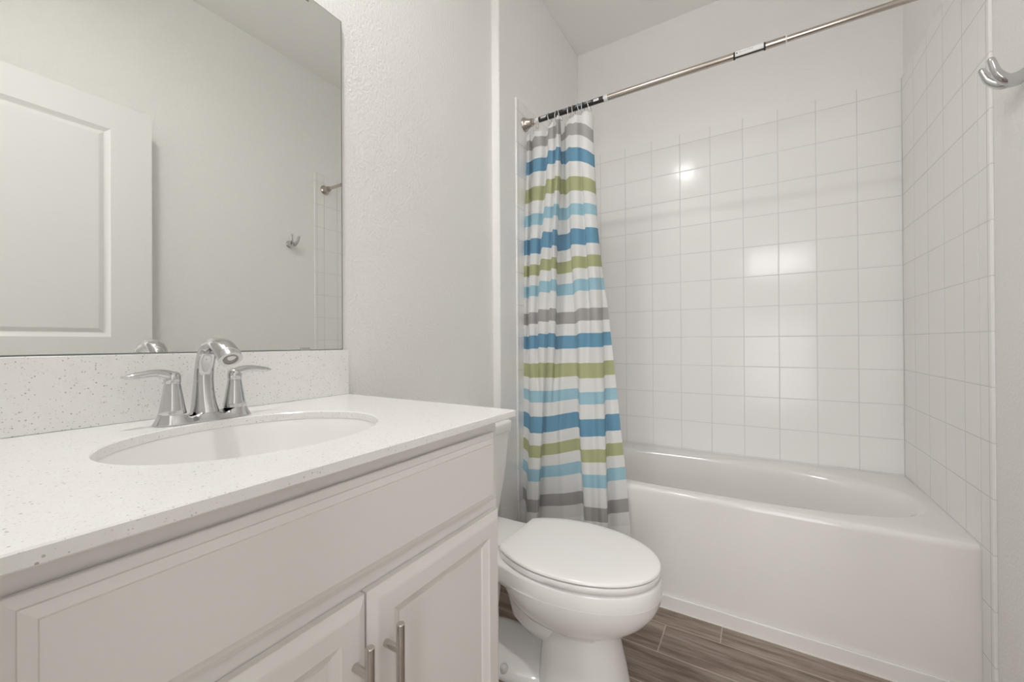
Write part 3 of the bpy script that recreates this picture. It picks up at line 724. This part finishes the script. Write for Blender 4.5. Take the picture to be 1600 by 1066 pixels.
# ------------------------------------------------------------------ robe hook on the right wall
HYc, HZc = 1.533, 1.712
hook = empty('robe_hook', (WR, HYc, HZc), 'chrome two prong robe hook on the right wall beside the tile edge', 'hook')
bm = bmesh.new(); lathe(bm, (WR - 0.0003, HYc, HZc), (-1, 0, 0), [(0.0225, 0), (0.0235, 0.002), (0.0225, 0.006), (0.018, 0.010), (0.010, 0.0125)], 32)
finish('base_plate', bm, M_CHROME, hook, smooth=40)
for s, nm in ((-1, 'prong'), (1, 'prong')):
    bm = bmesh.new()
    sweep(bm, [(WR - 0.004, HYc, HZc + 0.002), (WR - 0.022, HYc + s * 0.004, HZc - 0.004), (WR - 0.042, HYc + s * 0.011, HZc - 0.003), (WR - 0.058, HYc + s * 0.018, HZc + 0.014), (WR - 0.066, HYc + s * 0.022, HZc + 0.036), (WR - 0.070, HYc + s * 0.0235, HZc + 0.049), (WR - 0.0705, HYc + s * 0.0237, HZc + 0.0525)],
          [(0.020, 0.017), (0.0175, 0.0145), (0.0135, 0.0120), (0.0095, 0.0098), (0.0078, 0.0080), (0.0064, 0.0066), (0.0010, 0.0012)], n=24)
    finish(nm, bm, M_CHROME, hook, smooth=60)

# ------------------------------------------------------------------ ceiling light and added hall fill
LX, LY, LR = 0.36, 0.22, 0.062
cl = empty('ceiling_light', (LX, LY, H), 'small white surface-mounted ceiling downlight over the vanity end of the room', 'light')
bm = bmesh.new()
lathe(bm, (LX, LY, H - 0.0003), (0, 0, -1), [(0.078, 0), (0.078, 0.027), (0.074, 0.031), (LR + 0.004, 0.031), (LR + 0.001, 0.028), (LR + 0.001, 0.016)], 40)
finish('housing', bm, M_TRIM, cl, smooth=40)
bm = bmesh.new(); lathe(bm, (LX, LY, H - 0.0165), (0, 0, -1), [(LR * math.cos(math.radians(a)), 0.12 * LR * math.sin(math.radians(a))) for a in range(0, 90, 9)] + [(0.0005, 0.12 * LR)], 24)
finish('lens', bm, M_LENS, cl, smooth=80)
# added area fill lights in invented glazing frames across the hall, facing the doorway
GX, GW = 1.32, 0.85
wf = boxes()
for za, zb_ in ((0.25, 1.35), (1.95, 2.19)):
    for x0, x1, z0, z1 in ((GX - GW / 2 - 0.06, GX - GW / 2, za - 0.06, zb_ + 0.06), (GX + GW / 2, GX + GW / 2 + 0.06, za - 0.06, zb_ + 0.06), (GX - GW / 2, GX + GW / 2, za - 0.06, za), (GX - GW / 2, GX + GW / 2, zb_, zb_ + 0.06)):
        box(wf, x0, x1, HY0 + 0.0003, HY0 + 0.03, z0, z1)
structure(finish('fill_frame_1', wf, M_TRIM))  # made-up frames around the two fill lights
for nm, za, zb_, watts in (('hall_fill_high', 1.95, 2.19, HIGH_FILL_WATTS), ('hall_fill_low', 0.25, 1.35, LOW_FILL_WATTS)):
    lt = bpy.data.lights.new(nm, 'AREA'); lt.energy = watts; lt.color = (0.97, 0.98, 1.0)
    lt.shape = 'RECTANGLE'; lt.size = GW; lt.size_y = zb_ - za
    lo = bpy.data.objects.new(nm, lt); COL.objects.link(lo)
    lo.location = (GX, HY0 + 0.012, (za + zb_) / 2); lo.rotation_euler = (math.radians(90), 0, 0)
